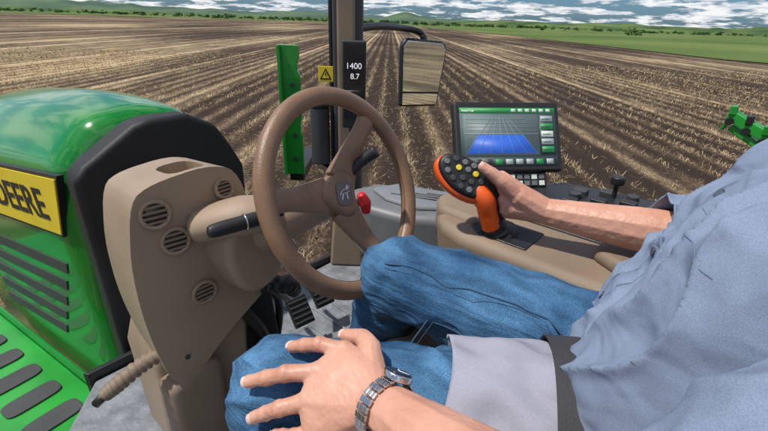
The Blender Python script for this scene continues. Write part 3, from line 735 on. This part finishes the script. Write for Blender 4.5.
KL=[V((-.1825,.3706,.658)),V((-.202,.378,.6474)),V((-.213,.372,.633)),V((-.216,.3585,.620))]
TL_=[V((-.200,.440,.667)),V((-.2480,.456,.618)),V((-.2590,.4328,.595)),V((-.2548,.398,.590))]
spread=[V((.014,0,.003)),V((0,0,0)),V((-.007,0,-.010)),V((-.006,-.004,-.022))]
KL=[onthigh(onthigh(p,.021)+s,.021) for p,s in zip(KL,spread)]
FL=[]
for k,t in zip(KL,TL_):
    FL.append([onthigh(k.lerp(t,.45),.025),onthigh(k.lerp(t,.75),.017),onthigh(t,.010)])
thL=[onthigh(V((-.168,.320,.655)),.022),onthigh(V((-.148,.346,.67)),.020),onthigh(V((-.137,.370,.68)),.017),onthigh(V((-.140,.398,.686)),.013)]
RDL=[.0104,.0107,.0101,.0090]
tend=[]
for k in KL: tend.append([(wL.lerp(k,.35)+V((0,0,.009)),.008),(k+V((0,0,.0055)),.0085)])
hand('left_hand',wL,ELl,KL,FL,thL,tend,RDL)
def nailat(nm,tip,prev,outw,r):
    d=(tip-prev).normalized(); n=(outw-d*outw.dot(d)).normalized(); x=d.cross(n)
    vs=[];fs=[];a_,b_=7,9
    for i in range(a_):
        for j in range(b_):
            u=-1+2*i/(a_-1); v=-1+2*j/(b_-1)
            ww=.80*r*(1-.25*max(0,-u)**2)
            vs.append(tip+d*(u*r*.75+.001)+x*(math.sin(v*1.0)*ww)+n*(r*.90*math.cos(v*.9)-.0012*abs(u)**3+.0004))
    for i in range(a_-1):
        for j in range(b_-1): fs.append((i*b_+j,i*b_+j+1,(i+1)*b_+j+1,(i+1)*b_+j))
    add(nm,vs,fs,nail,dr)
for i,f in enumerate(FL):
    c=LK.lerp(LH,.1); nailat('nail_%d'%i,f[2],f[1],f[2]-V((c.x,f[2].y,c.z)),RDL[i]*.89)
nailat('thumb_nail',thL[3],thL[2],V((-.2,-.2,1)),.0103)
wR=V((.345,.325,.722))
KR=[V((.318,.413,.777)),V((.331,.408,.756)),V((.334,.398,.733)),V((.332,.388,.712))]
FR=[[V((.340,.452,.776)),V((.322,.478,.764)),V((.298,.478,.752))],
    [V((.352,.447,.750)),V((.334,.470,.738)),V((.308,.466,.728))],
    [V((.354,.436,.727)),V((.338,.458,.716)),V((.312,.454,.708))],
    [V((.350,.422,.706)),V((.338,.442,.697)),V((.316,.440,.692))]]
thR=[V((.318,.370,.748)),V((.296,.398,.776)),V((.287,.418,.792)),V((.279,.438,.803))]
ext=[[(wR,.026),(V((.322,.375,.722)),.020),(V((.324,.392,.705)),.014)],[(V((.322,.375,.722)),.020),(V((.318,.402,.760)),.018)],[(V((.312,.398,.735)),.013),(V((.318,.392,.712)),.013)]]
hand('right_hand',wR,EL,KR,FR,thR,ext,[.0100,.0103,.0097,.0088],palm=1.15)
nailat('right_thumb_nail',thR[3],thR[2],V((-.5,-.2,1)),.0103)
wt=group('wrist_watch')
axw=(ELl-wL).normalized(); cw=wL+axw*.012
upw=(V((-.25,0,1))-axw*V((-.25,0,1)).dot(axw)).normalized(); sdw=axw.cross(upw)
wmx=frame(cw,sdw,upw,axw)
nl=26; RA_,RB_=.0345,.0315
for i in range(nl):
    a=2*math.pi*(i+.5)/nl
    p=(RA_*math.cos(a),RB_*math.sin(a),0)
    for k,(zz,ww) in enumerate(((-.0062,.005),(0,.0065),(.0062,.005))):
        box('link_%d_%d'%(i,k),(.0070,.003,ww),steel,wmx@T(p[0],p[1],zz)@Matrix.Rotation(a+math.pi/2,4,'Z'),wt,.0008)
fa=math.radians(140); fm_=wmx@T(RA_*math.cos(fa),RB_*math.sin(fa),0)@Matrix.Rotation(fa-math.pi/2,4,'Z')@Matrix.Rotation(-math.pi/2,4,'X')
cyl('watch_case',.0175,.008,steel,fm_@T(0,0,-.001),wt,bevel=.002); cyl('dial',.0145,.001,M('dial_face',(.02,.03,.06),.2),fm_@T(0,0,.0072),wt,bevel=0)
for q,(a,l) in enumerate(((.6,.009),(2.4,.012))):
    box('watch_hand_%d'%q,(.0012,l,.0004),white,fm_@T(0,0,.0086)@Matrix.Rotation(a,4,'Z')@T(0,l/2,0),wt,0)
HC=V((.07,-.15,1.27))
organic('head',[[((.07,-.15,1.05),.058),(HC+V((0,-.02,-.05)),.055)],[(HC+V((0,-.015,.035)),(.076,.095,.085)),(HC+V((0,.03,-.06)),(.052,.055,.045))],
 [(HC+V((0,.085,.015)),.009),(HC+V((0,.108,-.018)),.013)],[(HC+V((-.012,.088,-.055)),.008),(HC+V((.012,.088,-.055)),.008)],[(HC+V((-.012,.086,-.066)),.008),(HC+V((.012,.086,-.066)),.008)],
 [(HC+V((-.078,-.01,.015)),(.008,.018,.028))],[(HC+V((.078,-.01,.015)),(.008,.018,.028))]],skin,dr,.005,4)
for s in (-1,1): cyl('eye_%d'%s,.011,.004,M('eye%d'%s,(.7,.7,.7),.2),basis(HC+V((.03*s,.078,.02)),(0,1,0)),dr,bevel=.002)
organic('cap',[[(HC+V((0,-.015,.06)),(.084,.102,.07))],[(HC+V((-.04,.09,.055)),.006),(HC+V((.04,.09,.055)),.006),(HC+V((-.03,.16,.045)),.005),(HC+V((.03,.16,.045)),.005)]],M('cap_cloth',(.02,.12,.03),.8),dr,.005,3)

# ---------------------------------------------------------------- planter wing at right
pw=group('folded_planter')
def beam(nm,a,b,w_,mat):
    a=V(a);b=V(b); d=(b-a); mxb=frame(a.lerp(b,.5),d,V((0,0,1)).cross(d.normalized()),V((0,0,1))-d.normalized()*d.normalized().z)
    return box(nm,(d.length,w_,w_),mat,mxb,pw,.01)
beam('boom',(4.80,.20,.36),(4.2,-1.6,-.45),.10,greenb)
beam('boom_lower',(4.80,.16,.24),(4.2,-1.6,-.62),.06,greenb)
for i in range(12):
    t=.01+i*.08; a=V((4.80,.20,.36)).lerp(V((4.2,-1.6,-.45)),t)
    beam('strut_%d'%i,a,a+V((.02,-.06 if i%2 else .04,-.15)),.03,green)
    box('row_unit_%d'%i,(.08,.06,.09),[greenb,blk,green][i%3],T(*(a+V((-.03,.0,.05)))),pw,.015)
    cyl('wheel_%d'%i,.035,.03,blk,basis(a+V((-.08,.0,-.05)),(1,.2,0)),pw)
beam('leg',(4.2,-1.6,-.5),(4.1,-1.9,-1.84),.12,greenb)
